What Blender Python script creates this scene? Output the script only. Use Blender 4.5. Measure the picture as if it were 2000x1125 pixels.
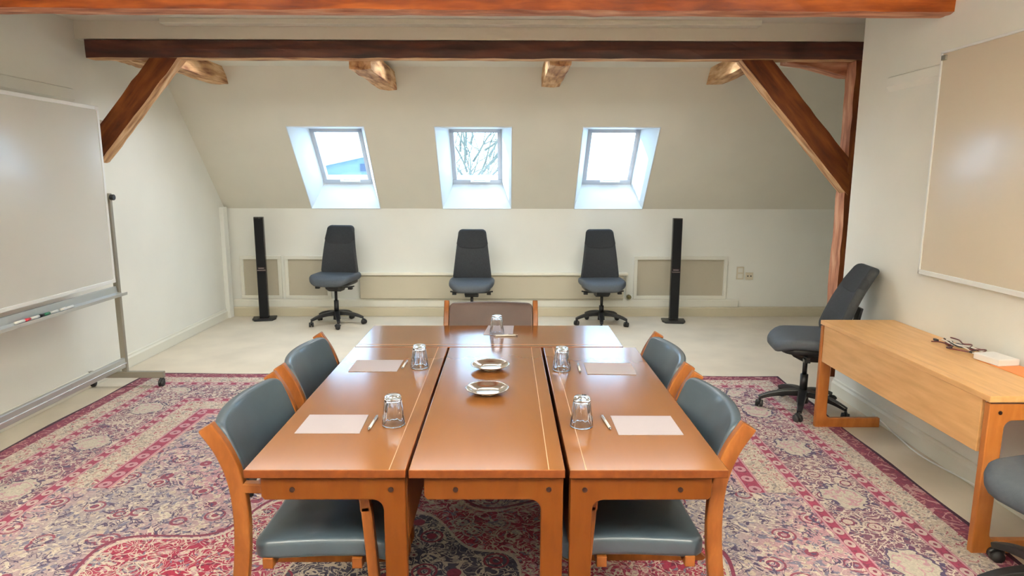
import bpy, bmesh, math, random
from mathutils import Vector, Matrix
from math import sin, cos, pi, radians as R_
random.seed(7)
S = bpy.context.scene
for o in list(bpy.data.objects): bpy.data.objects.remove(o)
C = bpy.data.collections.new('room'); S.collection.children.link(C)

# ---------------------------------------------------------------- camera, world, lights, exposure
cam = bpy.data.cameras.new('camera'); co = bpy.data.objects.new('camera', cam); C.objects.link(co)
cam.sensor_width = 36.0; cam.lens = 36.0*1274.9/2000; cam.clip_start = .05; cam.clip_end = 200
def cam_axes(p, yaw, roll):
    fw = Vector((sin(yaw)*cos(p), cos(yaw)*cos(p), -sin(p))); rt = Vector((cos(yaw), -sin(yaw), 0)); up = rt.cross(fw)
    return fw, rt*cos(roll)+up*sin(roll), up*cos(roll)-rt*sin(roll)
fw, rt, up = cam_axes(.1672, .0084, .0021)
m = Matrix((rt, up, -fw)).transposed().to_4x4(); m.translation = Vector((0, 0, 1.62)); co.matrix_world = m
S.camera = co
w = bpy.data.worlds.new('sky'); S.world = w; w.use_nodes = True
bg = w.node_tree.nodes['Background']; bg.inputs[0].default_value = (.46, .73, 1, 1); bg.inputs[1].default_value = 7.5
S.view_settings.view_transform = 'Standard'; S.view_settings.look = 'None'; S.view_settings.gamma = 1
S.view_settings.exposure = 0.3; S.view_settings.use_curve_mapping = False
sl = bpy.data.lights.new('sun', 'SUN'); sl.energy = 11; sl.angle = R_(.6); sl.color = (1, .97, .92)
so = bpy.data.objects.new('sun', sl); C.objects.link(so); so.location = (-6, 14, 9)
so.rotation_euler = Vector((.86, -.2, -.47)).to_track_quat('-Z', 'Y').to_euler()

def area(name, loc, to, sx, sy, power, col, spread=180):
    l = bpy.data.lights.new(name, 'AREA'); l.shape = 'RECTANGLE'; l.size = sx; l.size_y = sy; l.energy = power; l.color = col
    l.spread = R_(spread)
    o = bpy.data.objects.new(name, l); C.objects.link(o); o.location = loc
    o.rotation_euler = (Vector(to)-Vector(loc)).to_track_quat('-Z', 'Z').to_euler(); return o
# fill from assumed lamps, unseen and added, in the rear half of the room
FILL_LAMPS = [(-2.2, .25), (-.2, .1), (1.75, .35)]
CEIL = 2.78
for (lx, ly) in FILL_LAMPS: area('fill_lamp_light', (lx, ly, 2.40), (lx, ly, 0), 1.1, .5, 2, (1, .94, .84))
for (lx, ly) in FILL_LAMPS: area('fill_uplight', (lx, ly, 2.46), (lx, ly, 3), 1.1, .5, 195, (1, .985, .95))
# added fill light panels, no real fittings, in the strip of ceiling behind the second beam
FILL_PANELS = [(-1.95, 5.72), (-.36, 5.72), (1.22, 5.72)]
for (lx, ly) in FILL_PANELS: area('fill_panel_light', (lx, ly, 2.636), (lx, ly, 0), 1.2, .3, 14.5, (.9, .96, 1), 150)

# ---------------------------------------------------------------- materials
MATS = {}
def nodes(name):
    m = bpy.data.materials.new(name); m.use_nodes = True; nt = m.node_tree
    b = nt.nodes['Principled BSDF']; MATS[name] = m; return m, nt, b
def N(nt, t, **k):
    n = nt.nodes.new(t)
    for a, v in k.items():
        if a.startswith('i_'): n.inputs[int(a[2:]) if a[2:].isdigit() else a[2:]].default_value = v
        else: setattr(n, a, v)
    return n
def rgb(h):  # srgb 0-255 -> linear
    return tuple(((c/255)/12.92 if c/255 < .04045 else ((c/255+.055)/1.055)**2.4) for c in h)+(1,)
def simple(name, col, rough=.5, metal=0, noise=0, nscale=30, bump=0, bscale=200, coat=0, spec=None, stretch=None):
    m, nt, b = nodes(name); L = nt.links
    b.inputs['Roughness'].default_value = rough; b.inputs['Metallic'].default_value = metal
    if spec is not None: b.inputs['Specular IOR Level'].default_value = spec
    if coat: b.inputs['Coat Weight'].default_value = coat; b.inputs['Coat Roughness'].default_value = .08
    tc = N(nt, 'ShaderNodeTexCoord'); mp = N(nt, 'ShaderNodeMapping'); L.new(tc.outputs['Object'], mp.inputs[0])
    if stretch: mp.inputs['Scale'].default_value = stretch
    if noise:
        n = N(nt, 'ShaderNodeTexNoise'); n.inputs['Scale'].default_value = nscale; n.inputs['Detail'].default_value = 5
        L.new(mp.outputs[0], n.inputs['Vector'])
        r = N(nt, 'ShaderNodeValToRGB'); c = rgb(col)
        r.color_ramp.elements[0].color = tuple(x*(1-noise) for x in c[:3])+(1,); r.color_ramp.elements[1].color = tuple(min(1, x*(1+noise)) for x in c[:3])+(1,)
        r.color_ramp.elements[0].position = .3; r.color_ramp.elements[1].position = .7
        L.new(n.outputs[0], r.inputs[0]); L.new(r.outputs[0], b.inputs['Base Color'])
    else: b.inputs['Base Color'].default_value = rgb(col)
    if bump:
        n = N(nt, 'ShaderNodeTexNoise'); n.inputs['Scale'].default_value = bscale; n.inputs['Detail'].default_value = 3
        L.new(mp.outputs[0], n.inputs['Vector'])
        bp_ = N(nt, 'ShaderNodeBump'); bp_.inputs['Strength'].default_value = bump; bp_.inputs['Distance'].default_value = .004
        L.new(n.outputs[0], bp_.inputs['Height']); L.new(bp_.outputs[0], b.inputs['Normal'])
    return m
def wood(name, dark, mid, light, rough, scale=(1, 1, 1), coat=0, grain=9, bump=.15, spec=.5, contrast=(.3, .7)):
    # grain runs along object X unless scaled otherwise
    m, nt, b = nodes(name); L = nt.links
    tc = N(nt, 'ShaderNodeTexCoord'); mp = N(nt, 'ShaderNodeMapping'); mp.inputs['Scale'].default_value = scale
    L.new(tc.outputs['Object'], mp.inputs[0])
    n = N(nt, 'ShaderNodeTexNoise'); n.inputs['Scale'].default_value = grain; n.inputs['Detail'].default_value = 8; n.inputs['Distortion'].default_value = .25
    L.new(mp.outputs[0], n.inputs['Vector'])
    r = N(nt, 'ShaderNodeValToRGB'); e = r.color_ramp.elements
    e[0].position = contrast[0]; e[0].color = rgb(dark); e[1].position = contrast[1]; e[1].color = rgb(light)
    k = e.new(.5); k.color = rgb(mid)
    L.new(n.outputs[0], r.inputs[0]); L.new(r.outputs[0], b.inputs['Base Color'])
    b.inputs['Roughness'].default_value = rough; b.inputs['Specular IOR Level'].default_value = spec
    if coat: b.inputs['Coat Weight'].default_value = coat; b.inputs['Coat Roughness'].default_value = .1
    if bump:
        bp_ = N(nt, 'ShaderNodeBump'); bp_.inputs['Strength'].default_value = bump; bp_.inputs['Distance'].default_value = .01
        L.new(n.outputs[0], bp_.inputs['Height']); L.new(bp_.outputs[0], b.inputs['Normal'])
    return m
WALL = simple('plaster', (238, 238, 229), .85, noise=.03, nscale=1.5, bump=.12, bscale=90)
REVEAL = simple('reveal_white_paint', (224, 228, 228), .5)
CEILM = simple('ceiling_paint', (228, 225, 212), .8, noise=.03, nscale=2)
TRIM = simple('trim_paint', (230, 228, 215), .45)
MESH = simple('grille_mesh', (186, 178, 158), .7, bump=.5, bscale=300)
FLOOR = simple('floor_covering', (216, 205, 186), .62, noise=.07, nscale=3, bump=.1, bscale=150, spec=.4)
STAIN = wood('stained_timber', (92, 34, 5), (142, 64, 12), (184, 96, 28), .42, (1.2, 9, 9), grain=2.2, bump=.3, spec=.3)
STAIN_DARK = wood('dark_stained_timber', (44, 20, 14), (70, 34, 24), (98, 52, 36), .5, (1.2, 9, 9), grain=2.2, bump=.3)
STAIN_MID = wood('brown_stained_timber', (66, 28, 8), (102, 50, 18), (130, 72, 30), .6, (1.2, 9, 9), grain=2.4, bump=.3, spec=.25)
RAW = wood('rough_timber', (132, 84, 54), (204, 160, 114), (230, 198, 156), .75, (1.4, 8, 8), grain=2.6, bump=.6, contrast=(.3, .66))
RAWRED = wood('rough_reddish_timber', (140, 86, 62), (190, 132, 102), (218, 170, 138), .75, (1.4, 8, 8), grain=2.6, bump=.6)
TABLE = wood('table_veneer', (128, 81, 41), (129, 82, 42), (130, 83, 43), .15, (5, 1, 5), grain=3, bump=0, spec=.6)
TABLEX = wood('table_veneer_crosswise', (176, 108, 52), (190, 120, 60), (202, 132, 70), .2, (1, 6, 6), grain=5, bump=0, spec=.6)
TEDGE = wood('table_edge_wood', (92, 44, 14), (104, 52, 18), (116, 60, 22), .45, (6, 1, 6), grain=5, bump=0, spec=.25)
DESKF = wood('desk_frame_wood', (156, 90, 34), (168, 100, 42), (180, 112, 52), .38, (4, 4, 1), grain=6, bump=.03)
FRAMEW = wood('table_frame_wood', (92, 46, 8), (100, 51, 10), (100, 54, 13), .5, (4, 4, 1), grain=6, bump=.03, spec=.2)
DESKW = wood('desk_veneer', (208, 158, 100), (218, 168, 110), (226, 178, 120), .35, (8, 1, 8), grain=4, bump=0)
CHAIRW = wood('chair_frame_wood', (108, 58, 20), (124, 70, 26), (142, 86, 38), .36, (3, 3, 1), grain=8, bump=.03, spec=.35)
LEATHER = simple('grey_leather', (60, 73, 83), .38, coat=.25, noise=.08, nscale=12, bump=.08, bscale=260)
LEATHER_WARMLIT = simple('warm_lit_leather', (72, 52, 45), .55, noise=.08, nscale=12, bump=.1, bscale=260)  # same leather as the other chairs, warm light put into the colour
FABRIC = simple('charcoal_fabric', (46, 49, 53), .8, noise=.15, nscale=60, bump=.3, bscale=400)
FABRIC2 = simple('charcoal_fabric_headrest', (38, 41, 45), .85, noise=.15, nscale=60, bump=.3, bscale=400)
SEATF = simple('seat_fabric', (68, 74, 81), .6, noise=.1, nscale=60, bump=.2, bscale=400)
BLACK = simple('black_plastic', (26, 27, 29), .42)
BGLOSS = simple('black_gloss', (14, 14, 17), .18)
CHROME = simple('chrome', (190, 190, 190), .25, 1)
RUBBER = simple('caster_tread', (40, 38, 38), .6)
ALU = simple('aluminium', (196, 198, 196), .36, .75)
ALUD = simple('painted_grey_steel', (150, 146, 134), .45, .35)
BOARD = simple('whiteboard_enamel', (214, 214, 208), .16, spec=.6)
BOARDR = simple('whiteboard_enamel_warm', (216, 204, 184), .16, spec=.6)
WHITE = simple('white_plastic', (236, 236, 232), .4)
PORC = simple('glazed_porcelain', (238, 238, 236), .12, spec=.7)
PAPER = simple('paper', (178, 169, 175), .75)
STEEL = simple('polished_steel', (226, 216, 204), .16, 1)
PAPERW = simple('white_paper', (240, 238, 236), .7)
RED = simple('red_plastic', (196, 52, 66), .4); GREEN = simple('green_plastic', (40, 110, 80), .4)
ORANGE = simple('orange_card', (232, 140, 80), .6); LGREEN = simple('pale_green_card', (200, 214, 180), .6)
BROWNP = simple('dark_red_plastic', (92, 34, 36), .4)
BOLT = simple('dark_bolt', (44, 20, 12), .5, .3)
GROOVE = simple('dark_groove', (58, 30, 16), .7)
LINE = simple('pale_inlay', (204, 162, 122), .3)
SASH = simple('window_frame_grey', (206, 212, 222), .5)
FILLM = simple('fill_fitting_metal', (220, 220, 216), .4)
m, nt, b = nodes('fill_diffuser'); b.inputs['Emission Color'].default_value = (1, .92, .8, 1); b.inputs['Emission Strength'].default_value = .6; FILLD = m
def glassmat(name, thin):
    m, nt, b = nodes(name)
    if thin:
        nt.nodes.remove(b); out = nt.nodes['Material Output']
        t = N(nt, 'ShaderNodeBsdfTransparent'); g = N(nt, 'ShaderNodeBsdfGlossy'); g.inputs['Roughness'].default_value = .02
        mx = N(nt, 'ShaderNodeMixShader'); mx.inputs[0].default_value = .05
        t.inputs[0].default_value = (.96, .98, 1, 1)
        nt.links.new(t.outputs[0], mx.inputs[1]); nt.links.new(g.outputs[0], mx.inputs[2]); nt.links.new(mx.outputs[0], out.inputs[0])
    else:
        b.inputs['Transmission Weight'].default_value = 1; b.inputs['Roughness'].default_value = .02; b.inputs['IOR'].default_value = 1.48
        b.inputs['Base Color'].default_value = (.97, .98, 1, 1)
    return m
PANE = glassmat('window_glass', True); TUMBLER = glassmat('drinking_glass', False)

# ---- persian rug: bands by distance to the edge, vines and blossoms by distorted noise
RA, RB = 2.62, 3.62
def rug_material():
    m, nt, b = nodes('persian_rug'); L = nt.links
    def M(op, a, c=None, d=None):
        n = N(nt, 'ShaderNodeMath', operation=op)
        for i, v in enumerate((a, c, d)):
            if v is None: continue
            if isinstance(v, (int, float)): n.inputs[i].default_value = v
            else: L.new(v, n.inputs[i])
        return n.outputs[0]
    def MIX(f, A, B):
        n = N(nt, 'ShaderNodeMix', data_type='RGBA')
        if isinstance(f, (int, float)): n.inputs[0].default_value = f
        else: L.new(f, n.inputs[0])
        for i, v in ((6, A), (7, B)):
            if isinstance(v, tuple): n.inputs[i].default_value = v
            else: L.new(v, n.inputs[i])
        return n.outputs[2]
    tc = N(nt, 'ShaderNodeTexCoord'); sp = N(nt, 'ShaderNodeSeparateXYZ'); L.new(tc.outputs['Object'], sp.inputs[0])
    X, Y = sp.outputs[0], sp.outputs[1]
    ax, ay = M('ABSOLUTE', X), M('ABSOLUTE', Y)
    dx, dy = M('SUBTRACT', RA, ax), M('SUBTRACT', RB, ay)
    d = M('MINIMUM', dx, dy); side = M('LESS_THAN', dx, dy)
    u = M('ADD', M('MULTIPLY', side, Y), M('MULTIPLY', M('SUBTRACT', 1, side), X))
    cmb = N(nt, 'ShaderNodeCombineXYZ'); L.new(u, cmb.inputs[0]); L.new(d, cmb.inputs[1])
    BV = cmb.outputs[0]                       # border coordinates (along, across)
    OV = tc.outputs['Object']
    def noise(vec, s, det=2, dist=0., off=0):
        mp = N(nt, 'ShaderNodeMapping'); mp.inputs['Location'].default_value = (off, off*1.7, off*.3); L.new(vec, mp.inputs[0])
        n = N(nt, 'ShaderNodeTexNoise'); n.inputs['Scale'].default_value = s; n.inputs['Detail'].default_value = det; n.inputs['Distortion'].default_value = dist
        L.new(mp.outputs[0], n.inputs['Vector']); return n.outputs[0]
    def line(v, c, wd):                       # 1 on the contour v=c
        return M('LESS_THAN', M('ABSOLUTE', M('SUBTRACT', v, c)), wd)
    def vor(vec, s, rand=.8, feat='F1'):
        n = N(nt, 'ShaderNodeTexVoronoi', feature=feat); n.inputs['Scale'].default_value = s; n.inputs['Randomness'].default_value = rand; L.new(vec, n.inputs['Vector'])
        return n
    def mx(*a):
        r = a[0]
        for k in a[1:]: r = M('MAXIMUM', r, k)
        return r
    def band(lo, hi): return M('MULTIPLY', M('GREATER_THAN', d, lo), M('LESS_THAN', d, hi))
    # ingredients
    cream, grey, blue, navy = rgb((228, 216, 200)), rgb((186, 172, 172)), rgb((134, 130, 152)), rgb((84, 72, 104))
    red, crim, maroon, pink, purple = rgb((166, 66, 96)), rgb((172, 44, 76)), rgb((134, 58, 84)), rgb((206, 160, 168)), rgb((104, 60, 96))
    n1 = noise(OV, 7, 1.5, 1.6); n2 = noise(OV, 11, 1.5, 1.8, 5.3); n3 = noise(OV, 26, 1, 1.2, 9.1); n4 = noise(OV, 38, 1, .8, 3.3)
    vines = mx(line(n1, .5, .016), line(n1, .62, .014), line(n2, .45, .018), line(n2, .6, .016))
    spots = M('GREATER_THAN', n3, .62); dots = M('GREATER_THAN', n4, .6); darks = M('LESS_THAN', n3, .40)
    v1 = vor(OV, 6.5, .75); r1 = v1.outputs['Distance']
    ring = M('FRACT', M('MULTIPLY', r1, 5.2)); flower = M('LESS_THAN', r1, .36)
    petal = M('MULTIPLY', flower, M('GREATER_THAN', ring, .55)); petal2 = M('MULTIPLY', flower, M('LESS_THAN', ring, .2))
    v2 = vor(OV, 17, .9); small = M('LESS_THAN', v2.outputs['Distance'], .3); smallc = M('LESS_THAN', v2.outputs['Distance'], .13)
    n5 = noise(OV, 1.3, 2, 0, 2.2)
    # field
    soft = N(nt, 'ShaderNodeMapRange'); soft.inputs[1].default_value = .4; soft.inputs[2].default_value = .6; L.new(n5, soft.inputs[0])
    f = MIX(soft.outputs[0], grey, pink); f = MIX(dots, f, cream); f = MIX(small, f, rgb((214, 196, 180))); f = MIX(darks, f, blue)
    f = MIX(petal, f, rgb((150, 74, 96))); f = MIX(petal2, f, cream); f = MIX(M('MULTIPLY', vines, M('GREATER_THAN', n2, .5)), f, navy); f = MIX(line(n1, .56, .014), f, cream)
    # lobed inner ground, crimson
    at = M('ARCTAN2', Y, X); lob = M('ADD', 1, M('MULTIPLY', .07, M('COSINE', M('MULTIPLY', at, 14))))
    rr = M('SQRT', M('ADD', M('POWER', M('DIVIDE', ax, 1.62), 2), M('POWER', M('DIVIDE', ay, 1.5), 2))); rl = M('MULTIPLY', rr, lob)
    c = MIX(soft.outputs[0], crim, red); c = MIX(dots, c, rgb((120, 40, 70))); c = MIX(small, c, pink); c = MIX(smallc, c, cream); c = MIX(petal, c, grey); c = MIX(petal2, c, navy); c = MIX(vines, c, cream); c = MIX(M('GREATER_THAN', n3, .66), c, blue)
    mid = MIX(soft.outputs[0], rgb((70, 72, 98)), rgb((96, 92, 108))); mid = MIX(dots, mid, rgb((60, 50, 74))); mid = MIX(small, mid, rgb((190, 180, 172))); mid = MIX(smallc, mid, rgb((120, 44, 70))); mid = MIX(vines, mid, cream); mid = MIX(petal, mid, rgb((150, 60, 84)))
    rm = M('SQRT', M('ADD', M('POWER', M('DIVIDE', ax, .62), 2), M('POWER', M('DIVIDE', ay, 1.25), 2)))
    f = MIX(M('LESS_THAN', rl, 1.), f, c); f = MIX(line(rl, 1., .006), f, cream); f = MIX(line(rl, 1.02, .007), f, maroon)
    f = MIX(M('LESS_THAN', M('MULTIPLY', rm, lob), 1), f, mid); f = MIX(line(M('MULTIPLY', rm, lob), 1, .009), f, cream)
    col = f
    # guards
    def guard(lo, hi, step, base, blk, alt):
        lc = M('FRACT', M('DIVIDE', u, step)); c0 = (lo+hi)/2
        q = M('ADD', M('POWER', M('DIVIDE', M('SUBTRACT', lc, .5), .3), 2), M('POWER', M('DIVIDE', M('SUBTRACT', d, c0), (hi-lo)*.32), 2))
        g = MIX(dots, base, alt); g = MIX(M('LESS_THAN', q, 1), g, blk); g = MIX(M('LESS_THAN', q, .12), g, alt)
        g = MIX(mx(line(d, lo+.006, .005), line(d, hi-.006, .005)), g, pink)
        return g
    def lay(lo, hi, g, extra=None):
        nonlocal col
        f_ = band(lo, hi)
        if extra is not None: f_ = M('MULTIPLY', f_, extra)
        col = MIX(f_, col, g)
    inner = M('GREATER_THAN', ay, 1.58)
    def scroll(base, a_, b_, c_):
        s = MIX(dots, base, a_); s = MIX(M('GREATER_THAN', n3, .58), s, b_); s = MIX(darks, s, c_); s = MIX(vines, s, a_); return s
    cg = scroll(cream, rgb((206, 190, 172)), rgb((150, 140, 140)), rgb((176, 92, 110)))
    lay(.845, .945, guard(.845, .945, .12, red, pink, maroon), inner)
    lay(.945, .955, rgb((224, 180, 172)), inner)
    lay(.69, .845, cg, inner)
    lay(.62, .69, guard(.62, .69, .105, red, rgb((214, 190, 184)), maroon))
    mb = MIX(soft.outputs[0], rgb((150, 100, 120)), rgb((128, 84, 104))); mb = MIX(dots, mb, rgb((206, 186, 176))); mb = MIX(small, mb, purple); mb = MIX(darks, mb, navy); mb = MIX(vines, mb, cream); mb = MIX(petal, mb, rgb((214, 198, 184))); mb = MIX(petal2, mb, maroon)
    uc = M('FRACT', M('DIVIDE', u, .62)); pq = M('ADD', M('POWER', M('DIVIDE', M('SUBTRACT', uc, .5), .2), 2), M('POWER', M('DIVIDE', M('SUBTRACT', d, .465), .1), 2))
    pq = M('ADD', pq, M('MULTIPLY', M('SUBTRACT', n2, .5), 2.2))
    mb = MIX(M('LESS_THAN', pq, 1), mb, rgb((212, 202, 186))); mb = MIX(line(pq, 1.05, .12), mb, navy); mb = MIX(line(pq, .4, .1), mb, pink)
    lay(.31, .62, mb)
    lay(.24, .31, guard(.24, .31, .105, red, rgb((214, 190, 184)), maroon))
    lay(.11, .24, cg)
    ob = MIX(dots, maroon, rgb((150, 64, 84))); ob = MIX(M('GREATER_THAN', n3, .6), ob, rgb((190, 130, 130))); ob = MIX(line(n1, .5, .02), ob, rgb((196, 150, 150)))
    lay(.018, .11, ob); lay(-1, .018, rgb((60, 22, 48)))
    # worn, faded pile
    pile = N(nt, 'ShaderNodeMix', data_type='RGBA', blend_type='MULTIPLY'); pile.inputs[0].default_value = 1
    pr = N(nt, 'ShaderNodeMapRange'); pr.inputs[1].default_value = .3; pr.inputs[2].default_value = .7; pr.inputs[3].default_value = .6; pr.inputs[4].default_value = .92
    L.new(noise(OV, 120, 2), pr.inputs[0]); L.new(col, pile.inputs[6]); L.new(pr.outputs[0], pile.inputs[7])
    L.new(pile.outputs[2], b.inputs['Base Color']); b.inputs['Roughness'].default_value = .9; b.inputs['Specular IOR Level'].default_value = .15
    b.inputs['Sheen Weight'].default_value = .1; b.inputs['Sheen Roughness'].default_value = .5; b.inputs['Sheen Tint'].default_value = (1, .9, .93, 1)
    return m
RUG = rug_material()

# ---------------------------------------------------------------- mesh helpers
def link(name, bm, mat, parent=None, smooth=False, loc=None, bevel=0, seg=2):
    me = bpy.data.meshes.new(name); bmesh.ops.recalc_face_normals(bm, faces=bm.faces[:]); bm.to_mesh(me); bm.free()
    for mm in (mat if isinstance(mat, (list, tuple)) else [mat]): me.materials.append(mm)
    o = bpy.data.objects.new(name, me); C.objects.link(o)
    if smooth:
        for p in me.polygons: p.use_smooth = True
    if parent is not None: o.parent = parent
    if loc: o.location = loc
    if bevel:
        md = o.modifiers.new('bevel', 'BEVEL'); md.width = bevel; md.segments = seg; md.limit_method = 'ANGLE'; md.angle_limit = R_(40)
    return o
def tag(o, label, cat, group=None):
    o['label'] = label; o['category'] = cat
    if group: o['group'] = group
    return o
def empty(name, loc, rz=0, label=None, cat=None, group=None):
    o = bpy.data.objects.new(name, None); C.objects.link(o); o.location = loc; o.rotation_euler = (0, 0, rz); o.empty_display_size = .1
    if label: tag(o, label, cat, group)
    return o
def struct(o): o['kind'] = 'structure'; return o
KIDS = {}
def copy_tree(o, parent=None, depth=0):
    c = o.copy(); C.objects.link(c); c.parent = parent
    for ch in [x for x in C.objects if x.parent == o]: copy_tree(ch, c, depth+1)
    return c
def B(): return bmesh.new()
def box(bm, x0, x1, y0, y1, z0, z1):
    v = [bm.verts.new((x, y, z)) for x in (x0, x1) for y in (y0, y1) for z in (z0, z1)]
    for f in ((0, 1, 3, 2), (4, 6, 7, 5), (0, 4, 5, 1), (2, 3, 7, 6), (0, 2, 6, 4), (1, 5, 7, 3)): bm.faces.new([v[i] for i in f])
    return bm
def boxo(name, ext, mat, parent=None, bevel=0): return link(name, box(B(), *ext), mat, parent, bevel=bevel)
def prism(bm, pts, axis, a, b):
    """extrude a 2D polygon along axis ('x','y','z'); pts are the other two coordinates in order"""
    def P(p, t): return {'x': (t, p[0], p[1]), 'y': (p[0], t, p[1]), 'z': (p[0], p[1], t)}[axis]
    A = [bm.verts.new(P(p, a)) for p in pts]; Bv = [bm.verts.new(P(p, b)) for p in pts]; n = len(pts)
    bm.faces.new(A); bm.faces.new(Bv[::-1])
    for i in range(n): bm.faces.new((A[i], A[(i+1) % n], Bv[(i+1) % n], Bv[i]))
    return bm
def cyl(bm, c0, c1, r0, r1=None, n=16, caps=True):
    r1 = r0 if r1 is None else r1; c0, c1 = Vector(c0), Vector(c1); ax = (c1-c0).normalized()
    u = ax.orthogonal().normalized(); v = ax.cross(u)
    A = [bm.verts.new(c0+(u*cos(2*pi*i/n)+v*sin(2*pi*i/n))*r0) for i in range(n)]; D = [bm.verts.new(c1+(u*cos(2*pi*i/n)+v*sin(2*pi*i/n))*r1) for i in range(n)]
    for i in range(n): bm.faces.new((A[i], A[(i+1) % n], D[(i+1) % n], D[i]))
    if caps: bm.faces.new(A[::-1]); bm.faces.new(D)
    return bm
def lathe(bm, prof, n=32, rfun=None, close=False):
    rings = []
    for k, (r, z) in enumerate(prof):
        if r < 1e-5: rings.append([bm.verts.new((0, 0, z))]); continue
        rings.append([bm.verts.new(((rfun(r, z, 2*pi*i/n) if rfun else r)*cos(2*pi*i/n), (rfun(r, z, 2*pi*i/n) if rfun else r)*sin(2*pi*i/n), z)) for i in range(n)])
    for A, D in zip(rings[:-1], rings[1:]):
        for i in range(n):
            a = [A[i % len(A)], A[(i+1) % len(A)], D[(i+1) % len(D)], D[i % len(D)]]
            q = []
            for x in a:
                if x not in q: q.append(x)
            if len(q) > 2: bm.faces.new(q)
    return bm
def sweep(bm, path, wd, th, side, caps=True, taper=None):
    """rectangular section along path; 'side' = constant width direction; th measured in the path plane"""
    side = Vector(side).normalized(); rings = []; path = [Vector(p) for p in path]; n = len(path)
    for i, p in enumerate(path):
        t = (path[min(i+1, n-1)]-path[max(i-1, 0)]).normalized(); nn = t.cross(side).normalized()
        k = 1 if taper is None else taper[i]
        w_, h_ = wd*k/2, th*k/2
        rings.append([bm.verts.new(p+side*a*w_+nn*c*h_) for a, c in ((-1, -1), (1, -1), (1, 1), (-1, 1))])
    for A, D in zip(rings[:-1], rings[1:]):
        for i in range(4): bm.faces.new((A[i], A[(i+1) % 4], D[(i+1) % 4], D[i]))
    if caps: bm.faces.new(rings[0][::-1]); bm.faces.new(rings[-1])
    return bm
def tube(bm, path, r, n=8):
    path = [Vector(p) for p in path]; rings = []
    for i, p in enumerate(path):
        t = (path[min(i+1, len(path)-1)]-path[max(i-1, 0)]).normalized()
        rad = r[i] if isinstance(r, (list, tuple)) else r
        u = t.cross(Vector((0.13, .21, .97))).normalized(); v = t.cross(u)
        rings.append([bm.verts.new(p+(u*cos(2*pi*k/n)+v*sin(2*pi*k/n))*rad) for k in range(n)])
    for A, D in zip(rings[:-1], rings[1:]):
        for i in range(n): bm.faces.new((A[i], A[(i+1) % n], D[(i+1) % n], D[i]))
    bm.faces.new(rings[0][::-1]); bm.faces.new(rings[-1]); return bm
def bez(pts, n=10):
    """Catmull-Rom through pts"""
    P = [Vector(p) for p in pts]; P = [P[0]*2-P[1]]+P+[P[-1]*2-P[-2]]; out = []
    for i in range(1, len(P)-2):
        for k in range(n):
            t = k/n; a, b_, c, d = P[i-1], P[i], P[i+1], P[i+2]
            out.append(.5*((2*b_)+(c-a)*t+(2*a-5*b_+4*c-d)*t*t+(3*b_-a-3*c+d)*t**3))
    out.append(P[-2]); return out
def rrect(w0, w1, h, r, n=5):
    """rounded trapezoid outline: bottom width w0, top width w1, height h from y=0"""
    pts = []; cs = [((w0/2-r), r, -90), ((w1/2-r), h-r, 0), (-(w1/2-r), h-r, 90), (-(w0/2-r), r, 180)]
    for cx, cy, a0 in cs:
        for k in range(n+1):
            a = R_(a0+90*k/n); pts.append((cx+r*cos(a), cy+r*sin(a)))
    return pts
def slab(bm, pts, t, r, warp, rings=6, crown=0):
    """cushion: outline pts (2D), thickness t, edge rounding r, warp(x,y,z)->xyz; z runs 0..t; crown lifts the middle of the top"""
    q = []
    for i, p in enumerate(pts):
        e = pts[(i+1) % len(pts)]; L = math.hypot(e[0]-p[0], e[1]-p[1]); k = max(1, int(L/.035))
        q += [(p[0]+(e[0]-p[0])*j/k, p[1]+(e[1]-p[1])*j/k) for j in range(k)]
    pts = q
    n = len(pts); cx = sum(p[0] for p in pts)/n; cy = sum(p[1] for p in pts)/n; cols = []
    sz = max(max(abs(p[0]-cx) for p in pts), max(abs(p[1]-cy) for p in pts))
    lv = []
    for k in range(1, rings+1): lv.append((k/rings*(1-r/sz), 0, 0))
    for k in range(1, 5): a = pi/2*k/4; lv.append((1-r/sz+(r/sz)*sin(a), r*(1-cos(a)), 0))
    for k in range(0, 5): a = pi/2*k/4; lv.append((1-r/sz+(r/sz)*cos(a), t-r+r*sin(a), 1))
    for k in range(rings-1, 0, -1): lv.append((k/rings*(1-r/sz), t, 1))
    hx = max(abs(p[0]-cx) for p in pts); hy = max(abs(p[1]-cy) for p in pts)
    c0 = bm.verts.new(warp(cx, cy, 0)); c1 = bm.verts.new(warp(cx, cy, t+crown)); R = []
    for s, z, top in lv: 
        R.append([bm.verts.new(warp(cx+(p[0]-cx)*s, cy+(p[1]-cy)*s, z+(crown*(1-((p[0]-cx)*s/hx)**2)*(1-((p[1]-cy)*s/hy)**2) if top else 0))) for p in pts])
    for i in range(n): bm.faces.new((c0, R[0][(i+1) % n], R[0][i])); bm.faces.new((c1, R[-1][i], R[-1][(i+1) % n]))
    for A, D in zip(R[:-1], R[1:]):
        for i in range(n): bm.faces.new((A[i], A[(i+1) % n], D[(i+1) % n], D[i]))
    return bm

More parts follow.
